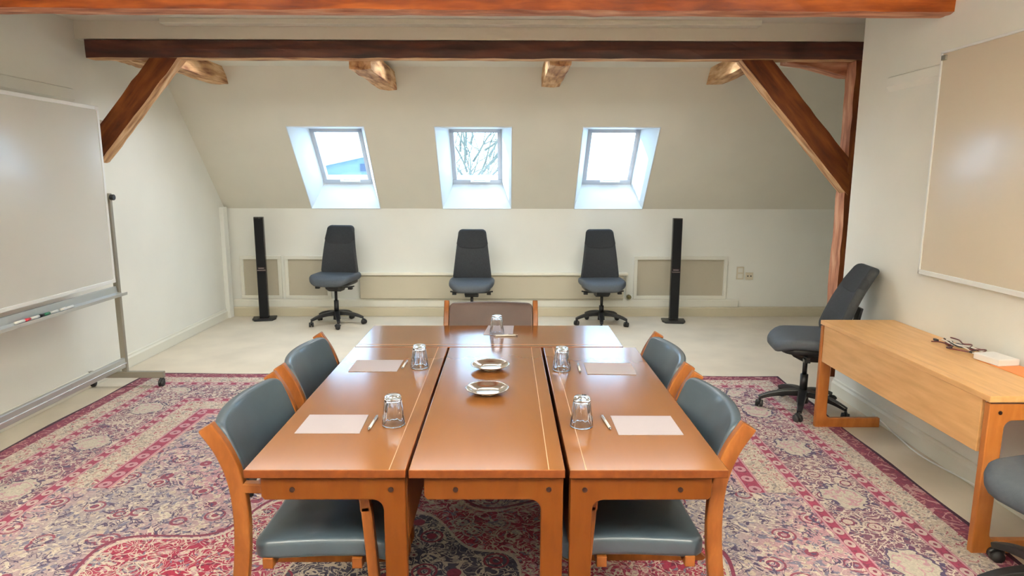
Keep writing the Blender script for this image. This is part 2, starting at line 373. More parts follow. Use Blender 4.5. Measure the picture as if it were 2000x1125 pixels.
# ---------------------------------------------------------------- the room
XL, XR, YB, KN, SL = -3.262, 2.509, 7.622, 1.266, 1.142
XF = 4.7; YC = 4.79; YR = -3.0
ZS = 2.65                                    # ceiling behind the second beam
ys = lambda z: YB-(z-KN)/SL
struct(link('floor', box(B(), XL-.1, XF+.1, YR-.1, YB+.1, -.1, 0), FLOOR))
def wall(name, pts, axis, a, b, mat=WALL): return struct(link(name, prism(B(), pts, axis, a, b), mat))
side_prof = [(YR-.1, 0), (YB+.1, 0), (YB+.1, KN), (ys(ZS)+.1, ZS+.02), (5.3, ZS+.02), (5.3, 3.0), (YR-.1, 3.0)]
wall('wall_left', side_prof, 'x', XL-.12, XL)
wall('wall_right', [(YR-.1, 0), (YC, 0), (YC, 3.0), (YR-.1, 3.0)], 'x', XR, XR+.14)
wall('wall_alcove', [(YC-.4, 0), (YB+.1, 0), (YB+.1, KN), (ys(ZS)+.1, ZS+.02), (5.3, ZS+.02), (5.3, 3.0), (YC-.4, 3.0)], 'x', XF, XF+.1)
wall('wall_alcove_return', [(XR+.1, 0), (XF+.1, 0), (XF+.1, 3.0), (XR+.1, 3.0)], 'y', YC-.4, YC-.3)
wall('wall_back', [(XL-.1, 0), (XF+.1, 0), (XF+.1, KN), (XL-.1, KN)], 'y', YB, YB+.1)
wall('wall_rear', [(XL-.1, 0), (XR+.14, 0), (XR+.14, 3.0), (XL-.1, 3.0)], 'y', YR-.1, YR, simple('rear_wall_paint', (176, 158, 132), .85))
# ceiling: flat part over the room, bulkhead, lower flat strip and the slope with its three openings
WC = [-1.857, -.344, 1.179]; WT = 2.134; HW = .3975
bm = B()
box(bm, XL-.1, XF+.1, YR-.1, 5.2, CEIL, CEIL+.1)
box(bm, XL-.1, XF+.1, 5.2, 5.32, ZS, CEIL+.1)
box(bm, XL-.1, XF+.1, 5.31, ys(ZS)+.05, ZS, ZS+.06)
xs = [XL-.1]
for c in WC: xs += [c-HW, c+HW]
xs.append(XF+.1); zs = [KN, WT, ZS+.03]
V = {}
for i, x in enumerate(xs):
    for j, z in enumerate(zs): V[i, j] = bm.verts.new((x, ys(z), z))
for i in range(len(xs)-1):
    for j in range(2):
        if j == 0 and i % 2 == 1: continue
        bm.faces.new((V[i, j], V[i+1, j], V[i+1, j+1], V[i, j+1]))
struct(link('ceiling', bm, CEILM))
# plaster strip under the ceiling, in front of the bulkhead
struct(link('trim_1', box(B(), -2.57, 1.9, 5.10, 5.2, 2.742, CEIL), TRIM, bevel=.004))
# ledges where the upper part of the side walls sets back
struct(link('trim_2', prism(B(), [(XL, 2.15), (XL+.03, 2.19), (XL+.03, 2.265), (XL, 2.275)], 'y', YR, 5.08), WALL))
struct(link('trim_3', prism(B(), [(XR, 2.18), (XR-.02, 2.21), (XR-.02, 2.265), (XR, 2.275)], 'y', YR, 4.42), WALL))
# baseboards
def board(name, pts, axis, a, b): return struct(link(name, prism(B(), pts, axis, a, b), TRIM, bevel=.004))
prof = lambda x, s: [(x, 0), (x+s*.022, 0), (x+s*.022, .085), (x+s*.012, .10), (x+s*.012, .115), (x, .12)]
board('baseboard_left', prof(XL, 1), 'y', YR, YB)
board('baseboard_right', prof(XR, -1), 'y', YR, YC)
board('baseboard_back', [(YB, 0), (YB-.05, 0), (YB-.05, .1), (YB-.035, .112), (YB, .112)], 'x', XL+.022, XF).data.materials[0] = simple('beige_trim_paint', (200, 191, 166), .5)
board('trim_4', [(YB, .112), (YB-.03, .112), (YB-.03, .19), (YB-.02, .205), (YB, .205)], 'x', XL, 2.75)
# small plaster haunch behind the foot of the left brace
struct(link('trim_5', box(B(), XL, -3.165, 5.215, 5.335, 1.74, 2.06), WALL))
# pipe casing in the far left corner
struct(link('trim_6', box(B(), XL, XL+.05, YB-.16, YB-.05, 0, KN+.02), WALL, bevel=.006))

# skylights
def skylight(k, c):
    w_ = struct(empty('window_%d' % k, (c, YB, KN)))
    n = Vector((0, .752, .659)); s = Vector((0, -.659, .752))       # outward normal, up the slope
    def P(x, v, t): return Vector((x, 0, 0))+s*v+n*t                 # local to window origin
    H1 = (WT-KN)/.752; T = .35
    # opening corners and frame corners in the glass plane
    a0 = [P(-HW, 0, 0), P(HW, 0, 0), P(HW, H1, 0), P(-HW, H1, 0)]
    # glass plane coordinates: outer frame rectangle
    gx, v0, v1 = .285, .60-.047, 1.30
    off = {0: -.012, 1: .0, 2: 0.0}[k-1]
    def G(x, v, t=T): return P(x+off, v-0.0, t)
    # vertical position chosen so that the sash stands at z 1.57..2.14
    vb = (1.555-KN-.659*T)/.752; vt = (2.145-KN-.659*T)/.752
    f0 = [G(-gx, vb), G(gx, vb), G(gx, vt), G(-gx, vt)]
    bm = B()
    A = [bm.verts.new(p) for p in a0]; D = [bm.verts.new(p) for p in f0]
    for i in range(4): bm.faces.new((A[i], A[(i+1) % 4], D[(i+1) % 4], D[i]))
    link('reveal', bm, REVEAL, w_)
    bm = B()                                                         # thin white lining edge round the opening
    for (p, q) in ((0, 1), (1, 2), (2, 3), (3, 0)):
        cyl(bm, a0[p], a0[q], .006, n=6)
    link('reveal_edge', bm, REVEAL, w_)
    def bar(x0, x1, va, vb_, t0, t1, bm):
        v = [bm.verts.new(G(x, vv, t)) for x in (x0, x1) for vv in (va, vb_) for t in (t0, t1)]
        for f in ((0, 1, 3, 2), (4, 6, 7, 5), (0, 4, 5, 1), (2, 3, 7, 6), (0, 2, 6, 4), (1, 5, 7, 3)): bm.faces.new([v[i] for i in f])
    bm = B(); fr = .045
    bar(-gx-.05, -gx+fr, vb-.05, vt+.05, T-.005, T+.07, bm); bar(gx-fr, gx+.05, vb-.05, vt+.05, T-.005, T+.07, bm)
    bar(-gx, gx, vb-.05, vb+fr+.02, T-.012, T+.07, bm); bar(-gx, gx, vt-fr, vt+.05, T-.005, T+.07, bm)
    fo = link('window_frame', bm, SASH, w_)
    bm = B(); bar(-gx+fr-.01, gx-fr+.01, vb+fr, vt-fr+.01, T+.03, T+.036, bm); link('pane', bm, PANE, w_)
    bm = B(); y0 = vb+fr+.012
    tube(bm, [G(-.06, y0-.01, T-.015), G(-.06, y0, T-.035), G(.12, y0, T-.035), G(.12, y0-.01, T-.015)], .009)
    cyl(bm, G(-.08, y0, T-.03), G(-.045, y0, T-.03), .014, n=10); cyl(bm, G(.1, y0, T-.03), G(.15, y0, T-.03), .014, n=10)
    link('handle', bm, WHITE, w_)
for k, c in enumerate(WC): skylight(k+1, c)

# ---------------------------------------------------------------- timber
def timber(name, p0, p1, across, h, w, mats, label, jit=.004, seg=24, group=None, facef=None, cut=None):
    """p0->p1 axis of the timber (centre line); 'across' = direction of w; h in the remaining direction. Object X runs along it."""
    p0, p1 = Vector(p0), Vector(p1); L = (p1-p0).length; x = (p1-p0).normalized(); y = Vector(across).normalized(); z = x.cross(y).normalized(); y = z.cross(x)
    bm = B(); rings = []
    for i in range(seg+1):
        t = L*i/seg; r = []
        for sy, sz in ((-1, -1), (-.33, -1), (.33, -1), (1, -1), (1, 0), (1, 1), (0, 1), (-1, 1), (-1, 0)):
            j = lambda: random.uniform(-jit, jit)
            ed = .94 if (abs(sy) == 1 and abs(sz) == 1) else 1
            r.append(bm.verts.new((t, sy*w/2*ed+j(), sz*h/2*ed+j())))
        rings.append(r)
    n = 9
    for A, D in zip(rings[:-1], rings[1:]):
        for i in range(n): bm.faces.new((A[i], A[(i+1) % n], D[(i+1) % n], D[i]))
    bm.faces.new(rings[0][::-1]); bm.faces.new(rings[-1])
    if cut:
        for (pc, pn) in cut:
            M_ = Matrix((x, y, z)); lp = M_ @ (Vector(pc)-p0); ln = M_ @ Vector(pn)
            g = bmesh.ops.bisect_plane(bm, geom=bm.verts[:]+bm.edges[:]+bm.faces[:], plane_co=lp, plane_no=ln, clear_outer=True)
            bmesh.ops.holes_fill(bm, edges=[e for e in bm.edges if e.is_boundary])
    o = link(name, bm, mats)
    o.matrix_world = Matrix.Translation(p0) @ Matrix((x, y, z)).transposed().to_4x4()
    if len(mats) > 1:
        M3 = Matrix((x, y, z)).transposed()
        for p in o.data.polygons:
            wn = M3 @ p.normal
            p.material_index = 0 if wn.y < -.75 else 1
    tag(o, label, 'beam', group); return o
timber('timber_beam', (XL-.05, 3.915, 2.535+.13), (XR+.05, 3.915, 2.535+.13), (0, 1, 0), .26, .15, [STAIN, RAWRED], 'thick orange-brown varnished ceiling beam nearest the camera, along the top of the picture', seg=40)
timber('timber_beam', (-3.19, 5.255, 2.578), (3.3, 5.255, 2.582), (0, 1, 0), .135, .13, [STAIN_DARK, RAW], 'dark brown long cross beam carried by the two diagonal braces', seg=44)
# braces: centre lines in the plane of the second beam
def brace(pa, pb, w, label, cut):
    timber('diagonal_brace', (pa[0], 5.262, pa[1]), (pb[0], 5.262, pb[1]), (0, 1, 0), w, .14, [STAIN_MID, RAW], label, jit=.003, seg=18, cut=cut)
d = Vector((-2.487+3.159, 0, 2.516-1.736)).normalized(); 
# left: lower-right edge runs (-3.115,1.736)-(-2.487,2.516); front face 0.17 wide
nrm = Vector((-d.z, 0, d.x)); c1 = Vector((-2.487, 0, 2.516))+nrm*.087; c0 = c1-d*1.15; c1 = c1+d*.12
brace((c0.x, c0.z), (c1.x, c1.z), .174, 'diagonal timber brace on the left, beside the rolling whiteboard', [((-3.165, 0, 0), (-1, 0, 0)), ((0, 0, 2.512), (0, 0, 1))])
d = Vector((2.64-1.80, 0, 1.545-2.50)).normalized(); nrm = Vector((-d.z, 0, d.x))
c0 = Vector((1.80, 0, 2.50))+nrm*.096; c1 = c0+d*1.36; c0 = c0-d*.12
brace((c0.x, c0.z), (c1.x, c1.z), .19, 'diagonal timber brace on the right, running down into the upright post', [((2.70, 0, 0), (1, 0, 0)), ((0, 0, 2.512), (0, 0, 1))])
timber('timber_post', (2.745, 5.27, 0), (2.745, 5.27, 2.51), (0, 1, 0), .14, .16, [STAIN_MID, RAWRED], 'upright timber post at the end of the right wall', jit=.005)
for (x0, x1, zb, yf, lab) in ((-3.1, -2.95, 2.52, 6.5, 'short rafter end stub seen left of the left brace'), (-2.85, -2.67, 2.50, 6.54, 'rafter end stub to the right of the left brace top'), (-1.235, -1.06, 2.455, 6.58, 'rafter end stub above the left skylight'),
                       (.33, .515, 2.485, 6.56, 'rafter end stub between the middle and right skylights'), (1.925, 2.09, 2.51, 6.53, 'rafter end stub beside the top of the right brace')):
    yy = 5.33 if x0 > -2.9 else 5.33
    if x0 < -2.9: yf = 5.75
    timber('rafter_stub', ((x0+x1)/2, yy, zb+.08), ((x0+x1)/2, 6.62 if x0 > -2.9 else yf, zb+.08), (1, 0, 0), .16, x1-x0, [RAW], lab, jit=.005, seg=8, group='rafter ends behind the cross beam')
bm = B(); prism(bm, [(2.20, 2.515), (2.36, 2.495), (2.52, 2.455), (2.665, 2.415), (2.82, 2.41), (2.82, 2.60), (2.20, 2.60)], 'y', 5.33, 5.47)
tag(link('timber_bracket', bm, RAWRED, bevel=.006), 'wedge shaped timber bracket where the post meets the dark cross beam', 'beam')

# ---------------------------------------------------------------- wall fittings
def grille(x0, x1, label, split=False):
    r = empty('wall_grille', ((x0+x1)/2, YB, .2), 0, label, 'vent grille', 'grilles low on the back wall'); hw = (x1-x0)/2; f = .04
    bm = B(); z0, z1 = .006, .515
    box(bm, -hw, hw, -.03, 0, z0, z0+f); box(bm, -hw, hw, -.03, 0, z1-f, z1); box(bm, -hw, -hw+f, -.03, 0, z0+f, z1-f); box(bm, hw-f, hw, -.03, 0, z0+f, z1-f)
    link('grille_frame', bm, TRIM, r, bevel=.003)
    bm = B(); box(bm, -hw+f, hw-f, -.012, 0, z0+f, z1-f); link('mesh_panel', bm, MESH, r)
grille(-3.12, -2.64, 'pale wall grille partly behind the left tower speaker')
grille(-2.60, -2.07, 'pale wall grille behind the leftmost office chair')
grille(1.50, 2.60, 'wide pale wall grille behind the right tower speaker')
r = empty('panel_radiator', (-.16, YB, .2), 0, 'long low beige panel radiator under the skylights', 'radiator')
bm = B(); box(bm, -1.56, 1.54, -.055, -.01, .012, .285); link('radiator_panel', bm, simple('radiator_paint', (200, 192, 170), .6), r, bevel=.006)
bm = B(); box(bm, -1.58, 1.585, -.075, 0, .292, .322); link('top_bar', bm, simple('radiator_top_paint', (242, 236, 218), .4), r, bevel=.005)
bm = B(); cyl(bm, (1.575, -.05, .30), (1.575, -.05, .06), .009, n=10); link('pipe', bm, TRIM, r)
bm = B(); cyl(bm, (1.605, -.07, .035), (1.605, -.02, .035), .026, n=14); cyl(bm, (1.605, -.095, .035), (1.605, -.07, .035), .018, n=14); link('valve', bm, simple('valve_brass', (120, 112, 70), .4, .6), r)
def plate(name, x, z, w_, h, label, cat):
    r = empty(name, (x, YB, z), 0, label, cat)
    link('cover_plate', box(B(), -w_/2, w_/2, -.012, 0, -h/2, h/2), simple('socket_plastic', (218, 208, 184), .5), r, bevel=.003); return r
r = plate('wall_switch', 2.76, .515, .085, .15, 'beige double wall switch to the right of the wide grille', 'switch')
link('rocker', box(B(), -.028, .028, -.018, -.012, .008, .06), TRIM, r, bevel=.002); link('rocker', box(B(), -.028, .028, -.018, -.012, -.06, -.008), TRIM, r, bevel=.002)
r = plate('wall_socket', 2.87, .48, .09, .085, 'small beige wall socket beside the double switch', 'socket')
for a_ in (-.018, .018): link('socket_hole', cyl(B(), (a_, -.0135, 0), (a_, -.012, 0), .008, n=10), BLACK, r)

# ---------------------------------------------------------------- rug
bm = B()
nx, ny = 40, 56
vv = [[bm.verts.new((-RA+2*RA*i/nx+(.006*sin(j*.9)+.004*sin(j*.37) if i in (0, nx) else 0), -RB+2*RB*j/ny+(.008*sin(i*.8) if j in (0, ny) else 0), .005 if 0 < i < nx and 0 < j < ny else .004)) for i in range(nx+1)] for j in range(ny+1)]
for j in range(ny):
    for i in range(nx): bm.faces.new((vv[j][i], vv[j][i+1], vv[j+1][i+1], vv[j+1][i]))
g = bmesh.ops.extrude_face_region(bm, geom=bm.faces[:]); 
for v in g['geom']:
    if isinstance(v, bmesh.types.BMVert): v.co.z = 0.0005
ro = link('oriental_rug', bm, RUG, loc=(-.445, 1.62, 0)); ro.rotation_euler.z = R_(-1.1)
tag(ro, 'large worn red, purple and cream patterned oriental rug under the tables', 'rug')

# ---------------------------------------------------------------- tables
TH = .72
def make_table(length, width, label, topmat, frmat, flip=False, panel=(.45, .693), frame_in=.015, group=None, pmat=None):
    """local: x 0..width (leg and panel at x=0 side), y 0..length"""
    r = empty('conference_table', (0, 0, 0), 0, label, 'table', group)
    sx = -1 if flip else 1
    def X(a, b_): return (min(sx*a, sx*b_), max(sx*a, sx*b_))
    t = link('tabletop', box(B(), *X(0, width), 0, length, TH-.028, TH), [topmat, TEDGE if topmat is TABLE else topmat], r, bevel=.003)
    for p in t.data.polygons: p.material_index = 0 if abs(p.normal.z) > .5 else 1
    link('edge_inlay', box(B(), *X(.05, .0525), .003, length-.003, TH-.004, TH+.0006), LINE, t)
    y0s = (frame_in, length-frame_in-.032)
    for y0 in y0s:
        # C shaped end frame: upright, foot and top arm with round inner corners
        pts = []
        W = width-.045; u = .075; ft = .064; ta = (.612, .686)
        pts += [(.004, 0), (W, 0), (W, ft)]
        for k in range(6): a = R_(-90-90*k/5); pts.append((u+.03+.03*cos(a), ft+.03+.03*sin(a)))
        for k in range(6): a = R_(180-90*k/5); pts.append((u+.035+.035*cos(a), ta[0]-.035+.035*sin(a)))
        pts += [(W-.01, ta[0]), (W, ta[0]+.012), (W, ta[1]), (.004, ta[1])]
        pts = [(sx*a, b_) for a, b_ in pts]
        f = link('end_frame', prism(B(), pts, 'y', y0, y0+.032), frmat, r, bevel=.004)
        for bx in (.05, W-.1): link('bolt', cyl(B(), (sx*bx, y0-.003, .648), (sx*bx, y0+.035, .648), .0085, n=12), BOLT, f)
    for a_, b_ in ((frame_in+.002, frame_in+.03), (length-frame_in-.03, length-frame_in-.002)): link('spacer', box(B(), *X(.012, width-.06), a_, b_, .686, .692), GROOVE, r)
    link('modesty_panel', box(B(), *X(.003, .021), .0475, length-.0475, *panel), pmat or frmat, r, bevel=.002)
    link('rail', box(B(), *X(width-.09, width-.065), .0475, length-.0475, .63, .69), frmat, r)
    return r
t = make_table(1.5, .506, 'left lengthwise wooden table, with two chairs tucked under its left side', TABLE, FRAMEW, True, group=None); t.location = (-.3155, 1.917, 0)
t = make_table(1.5, .49, 'middle lengthwise wooden table carrying the two round plates', TABLE, FRAMEW, True); t.location = (.184, 1.915, 0)
t = make_table(1.5, .498, 'right lengthwise wooden table, with two chairs tucked under its right side', TABLE, FRAMEW); t.location = (.198, 1.912, 0)
t = make_table(1.45, .515, 'crosswise wooden table closing the far end of the table block', TABLE, FRAMEW, True); t.location = (-.818, 3.424, 0); t.rotation_euler.z = R_(-90)
# mirrored so the panel stands on the near side
t = make_table(1.5, .475, 'long wooden side desk standing against the right wall', DESKW, DESKF, panel=(.455, .70), frame_in=.0, pmat=DESKW); t.name = 'side_desk'; t['category'] = 'desk'; t.location = (2.03, 2.608, 0)

# ---------------------------------------------------------------- conference chairs
def make_chair(label, pad, group):
    r = empty('conference_chair', (0, 0, 0), 0, label, 'chair', group)     # forward is +Y, half width .30
    hw = .30; th = .032
    for s in (-1, 1):
        x = s*(hw-th/2); P = lambda f, z: (x, f, z)
        sweepo = lambda nm, pts, h: link(nm, sweep(B(), pts, th, h, (1, 0, 0)), CHAIRW, r, bevel=.005)
        sweepo('rear_leg', bez([P(-.345, .832), P(-.29, .74), P(-.255, .62), P(-.25, .45), P(-.275, .25), P(-.33, .10), P(-.375, .022)], 6), .052)
        sweepo('floor_runner', bez([P(-.40, .03), P(-.385, .019), P(-.3, .0175), P(.1, .0175), P(.175, .022), P(.195, .05)], 6), .034)
        sweepo('front_leg', bez([P(.195, .045), P(.185, .2), P(.17, .42), P(.16, .56)], 6), .036)
        sweepo('armrest', bez([P(.1585, .54), P(.152, .592), P(.118, .617), P(0, .621), P(-.15, .622), P(-.24, .624)], 6), .034)
    # seat cushion
    def ws(x, y, z):
        f = y-.235; xx = x
        dz = -.035*max(0, (f-.12)/.13)**2 if f > .12 else 0
        dz += -.02*(1-(x/.27)**2)*.5
        dz += -.012*(f < 0)*(-f/.23)
        return (xx, f, .358+z+dz)
    link('seat', slab(B(), rrect(.535, .535, .485, .05), .07, .02, ws, 7, .008), pad, r, True)
    def wb(x, y, z):
        # y up the back 0..1 , z thickness forward
        h = y; cur = -.06*(1-(x/.27)**2)
        back = -.245-.085*(h/.27)**1.4
        return (x, back+cur+z, .565+h)
    link('backrest', slab(B(), rrect(.535, .535, .262, .03), .034, .014, wb, 7, .004), pad, r, True)
    for a_ in (-.2, .1): link('cross_rail', box(B(), -.27, .27, a_, a_+.035, .32, .358), CHAIRW, r, bevel=.003)
    return r
ch = make_chair('near left conference chair with grey leather pads and wooden frame', LEATHER, 'chairs around the tables')
ch.location = (-.62, 2.285, 0); ch.rotation_euler.z = R_(-90)
for loc, rz, lab in (((-.62, 2.965, 0), -90, 'far left conference chair, grey leather back beside the blank paper further from the camera'),
                     ((.44, 2.29, 0), 90, 'near right conference chair with grey leather back and seat, wooden frame'),
                     ((.44, 2.98, 0), 90, 'far right conference chair, grey leather back just showing over the table edge')):
    c = copy_tree(ch); c.location = loc; c.rotation_euler.z = R_(rz); c['label'] = lab
c = make_chair('conference chair at the head of the table with padded leather back coloured brown as if warmly lit', LEATHER_WARMLIT, 'chairs around the tables'); c.location = (-.10, 3.80, 0); c.rotation_euler.z = R_(180)

# ---------------------------------------------------------------- office chairs
def make_office(label, recline, seat_z, top_z, base_rot, group='black office chairs'):
    r = empty('office_chair', (0, 0, 0), 0, label, 'chair', group)
    def ws(x, y, z):
        f = y-.24; t = f/.24
        dz = -.05*max(0, t-.45)**2*3+.012*(x/.25)**2+.012*max(0, -t-.4)
        k = 1-.06*max(0, t)
        return (x*k, f, seat_z-.075+z+dz)
    link('seat', slab(B(), rrect(.50, .50, .48, .13), .075, .032, ws, 8, .006), SEATF, r, True)
    def wu(x, y, z):
        f = y-.22
        return (x, f, seat_z-.105+z-.02*(1-(x/.22)**2)*(1-(f/.22)**2))
    link('seat_shell', slab(B(), rrect(.42, .42, .42, .11), .05, .02, wu, 5), BLACK, r, True)
    Hb = top_z-seat_z+.03; ca, sa = cos(recline), sin(recline)
    def wbk(h0):
        def f(x, y, z):
            h = y+h0; q = h/Hb
            bow = .03*sin(q*pi*.9)-.02*q                              # lumbar curve
            wrap = .045*(x/.22)**2
            a = bow+wrap+z
            return (x, -.205+a*ca-h*sa, seat_z-.03+h*ca+a*sa)
        return f
    hs = Hb*.64
    W = lambda q: .43-.115*q
    bk = link('backrest', slab(B(), rrect(W(0), W(1), Hb, .05), .062, .024, wbk(0), 8), FABRIC, r, True)
    # headrest section: slightly proud darker upper cover
    def wh(x, y, z):
        h = y+hs; q = h/Hb; bow = .03*sin(q*pi*.9)-.02*q; wrap = .045*(x/.22)**2; a = bow+wrap+z+.004; low = -.02*(1-(x/.17)**2) if y < .04 else 0
        return (x, -.205+a*ca-(h+low)*sa, seat_z-.03+(h+low)*ca+a*sa)
    link('headrest', slab(B(), rrect(W(.64)-.008, W(1)-.006, Hb-hs-.004, .045), .062, .024, wh, 7), FABRIC2, bk, True)
    # mechanism
    bm = B(); prism(bm, [(-.15, seat_z-.105), (.13, seat_z-.105), (.10, seat_z-.15), (.03, seat_z-.185), (-.07, seat_z-.185), (-.14, seat_z-.14)], 'x', -.075, .075)
    link('tilt_mechanism', bm, BLACK, r, bevel=.008)
    bm = B(); sweep(bm, bez([(0, -.13, seat_z-.13), (0, -.235, seat_z-.12), (0, -.275-.03*sa, seat_z+.0), (0, -.255-.2*sa, seat_z+.2)], 6), .075, .022, (1, 0, 0)); link('back_bracket', bm, BLACK, r, bevel=.004)
    for s in (-1, 1):
        bm = B(); sweep(bm, [(s*.06, .03, seat_z-.135), (s*.16, .04, seat_z-.13), (s*.235, .045, seat_z-.118)], .022, .014, (0, 1, 0))
        box(bm, s*.19-.022, s*.19+.022, .025, .065, seat_z-.155, seat_z-.128)
        link('adjusting_lever', bm, BLACK, r, bevel=.003)
    bm = B(); cyl(bm, (0, 0, .14), (0, 0, seat_z-.29), .026, .026, 18); link('column_sleeve', bm, BLACK, r, True)
    bm = B(); cyl(bm, (0, 0, seat_z-.30), (0, 0, seat_z-.17), .016, .016, 14); link('gas_lift', bm, simple('dark_steel', (44, 44, 46), .35, .6), r, True)
    bm = B(); cyl(bm, (0, 0, .055), (0, 0, .15), .04, .034, 20); link('hub', bm, BLACK, r, True)
    for k in range(5):
        a = base_rot+2*pi*k/5; dv = Vector((cos(a), sin(a), 0)); sd = Vector((-sin(a), cos(a), 0))
        path = bez([dv*.02+Vector((0, 0, .128)), dv*.12+Vector((0, 0, .122)), dv*.22+Vector((0, 0, .102)), dv*.295+Vector((0, 0, .074))], 5)
        tp = [1.3-.62*i/(len(path)-1) for i in range(len(path))]
        arm = link('base_arm', sweep(B(), path, .048, .036, sd, taper=tp), BLACK, r, bevel=.005)
        a2 = a+random.uniform(-1.2, 1.2); ad = Vector((cos(a2), sin(a2), 0)); cpos = dv*.292+Vector((0, 0, .027))-Vector((-sin(a2), cos(a2), 0))*.012
        bm = B()
        for s in (-1, 1): cyl(bm, cpos+ad*s*.006, cpos+ad*s*.024, .027, .025, 18)
        cyl(bm, cpos-ad*.007, cpos+ad*.007, .012, .012, 10)
        cyl(bm, dv*.292+Vector((0, 0, .05)), dv*.292+Vector((0, 0, .075)), .007, n=8)
        link('caster', bm, RUBBER, arm, True)
        bm = B(); tube(bm, [cpos+Vector((cos(t)*cos(a2+pi/2)*.029, cos(t)*sin(a2+pi/2)*.029, sin(t)*.029)) for t in [R_(20+140*q/7) for q in range(8)]], .010, 8)
        link('caster_hood', bm, BLACK, arm, True)
    return r
def oc(loc, rz, lab, rec=.12, sz=.545, tz=1.06, br=0.):
    o = make_office(lab, rec, sz, tz, br); o.location = loc; o.rotation_euler.z = R_(rz); return o
oc((-1.90, 7.17, 0), 180-9, 'leftmost of the three office chairs along the back wall, turned slightly left', .10, .56, 1.09, R_(216-171))
oc((-.385, 7.12, 0), 180, 'middle of the three office chairs along the back wall, standing behind the head chair', .10, .505, 1.05, R_(0))
oc((1.06, 7.15, 0), 180+3, 'rightmost of the three office chairs along the back wall, beside the radiator valve', .10, .505, 1.05, R_(8))
oc((2.10, 4.42, 0), 90-10, 'reclined office chair leaning on the right wall behind the side desk', .36, .55, 1.06, R_(170-80))
oc((2.14, 2.27, 0), 90+12, 'office chair at the right edge of the picture, only its seat and wheels showing', .2, .50, 1.0, R_(100-102))

# ---------------------------------------------------------------- tower speakers
def speaker(loc, rz, label, lean):
    r = empty('tower_speaker', loc, R_(rz), label, 'speaker', 'tower speakers')
    prof = [(-.05, -.045), (.05, -.045), (.056, .0), (.045, .05), (-.045, .05), (-.056, 0)]
    link('cabinet', prism(B(), prof, 'z', .022, 1.18), BGLOSS, r, bevel=.004)
    link('base_plate', prism(B(), [(-.10, -.125), (.10, -.125), (.13, -.05), (.13, .09), (-.13, .09), (-.13, -.05)], 'z', 0, .022), BLACK, r, bevel=.006)
    link('grille_cloth', box(B(), -.044, .044, -.05, -.044, .62, 1.17), simple('speaker_cloth', (16, 16, 17), .95), r, bevel=.002)
    link('grille_cloth', box(B(), -.044, .044, -.05, -.044, .04, .56), MATS['speaker_cloth'], r, bevel=.002)
    link('badge', box(B(), -.03, .03, -.052, -.046, .598, .606), CHROME, r); link('trim_strip', box(B(), -.044, .044, -.0505, -.045, .575, .58), CHROME, r)
speaker((-2.80, 7.42, 0), 14, 'black tower speaker on the left, in front of the pale wall grille', 0)
speaker((1.91, 7.30, 0), -8, 'black tower speaker on the right, in front of the wide wall grille', 0)

# ---------------------------------------------------------------- whiteboards
r = empty('rolling_whiteboard', (-2.98, 4.12, 0), 0, 'double sided whiteboard on a wheeled steel stand by the left wall', 'whiteboard')
y0, y1 = -.85, .80            # board from Y 3.27 to 4.92
z0, z1 = .83, 2.125
bd = link('board', box(B(), -.009, .009, y0+.02, y1-.02, z0+.02, z1-.02), BOARD, r)
bm = B()
for (a, b_, c, d_) in ((y0, y1, z0, z0+.026), (y0, y1, z1-.026, z1), (y0, y0+.026, z0, z1), (y1-.026, y1, z0, z1)): box(bm, -.013, .013, a, b_, c, d_)
link('board_frame', bm, simple('pale_aluminium', (240, 242, 240), .4, .1), r, bevel=.003)
for (a, c) in ((y0, z0), (y0, z1), (y1, z0), (y1, z1)):
    bm = B(); s = -1 if a > 0 else 1; q = -1 if c > 1.5 else 1
    box(bm, -.015, .015, min(a, a+s*.045), max(a, a+s*.045), min(c, c+q*.03), max(c, c+q*.03))
    link('corner_cap', bm, WHITE, r, bevel=.004)
for yy in (y0-.03, y1+.03):
    link('stand_post', box(B(), -.02, .02, yy-.015, yy+.015, .12, 1.50), ALUD, r, bevel=.003)
    link('stand_foot', box(B(), -.285, .30, yy-.018, yy+.018, .072, .122), ALUD, r, bevel=.004)
    bm = B(); cyl(bm, (0, yy-.035, 1.47), (0, yy+.035, 1.47), .009); link('pivot', bm, ALUD, r)
    bm = B(); s = 1 if yy > 0 else -1; cyl(bm, (.018, yy, 1.47), (.045, yy, 1.47), .022, n=16); link('knob', bm, BLACK, r, bevel=.003)
    for xx in (-.255, .28):
        bm = B(); cyl(bm, (xx-.014, yy-.01, .031), (xx-.004, yy-.01, .031), .03, n=18); cyl(bm, (xx+.004, yy-.01, .031), (xx+.014, yy-.01, .031), .03, n=18); cyl(bm, (xx-.01, yy-.01, .031), (xx+.01, yy-.01, .031), .012)
        cs = link('caster', bm, RUBBER, r, True)
        bm = B(); tube(bm, [(xx, yy-.01+.034*cos(R_(t)), .031+.034*sin(R_(t))) for t in range(20, 181, 20)], .012); cyl(bm, (xx, yy, .055), (xx, yy, .074), .01); link('caster_hood', bm, BLACK, cs, True)
link('lower_rail', box(B(), -.016, .016, y0-.03, y1+.03, .155, .235), ALU, r, bevel=.006)
link('rail_lip', box(B(), -.001, .021, y0-.03, y1+.03, .186, .196), simple('bright_aluminium', (236, 236, 236), .25, .6), r, bevel=.003)
bm = B(); prism(bm, [(-.02, .745), (-.012, .80), (.006, .80), (.012, .752), (.075, .745), (.082, .757), (.088, .757), (.086, .735), (.0, .728)], 'y', y0-.01, y1+.01)
link('pen_tray', bm, ALU, r, bevel=.001)
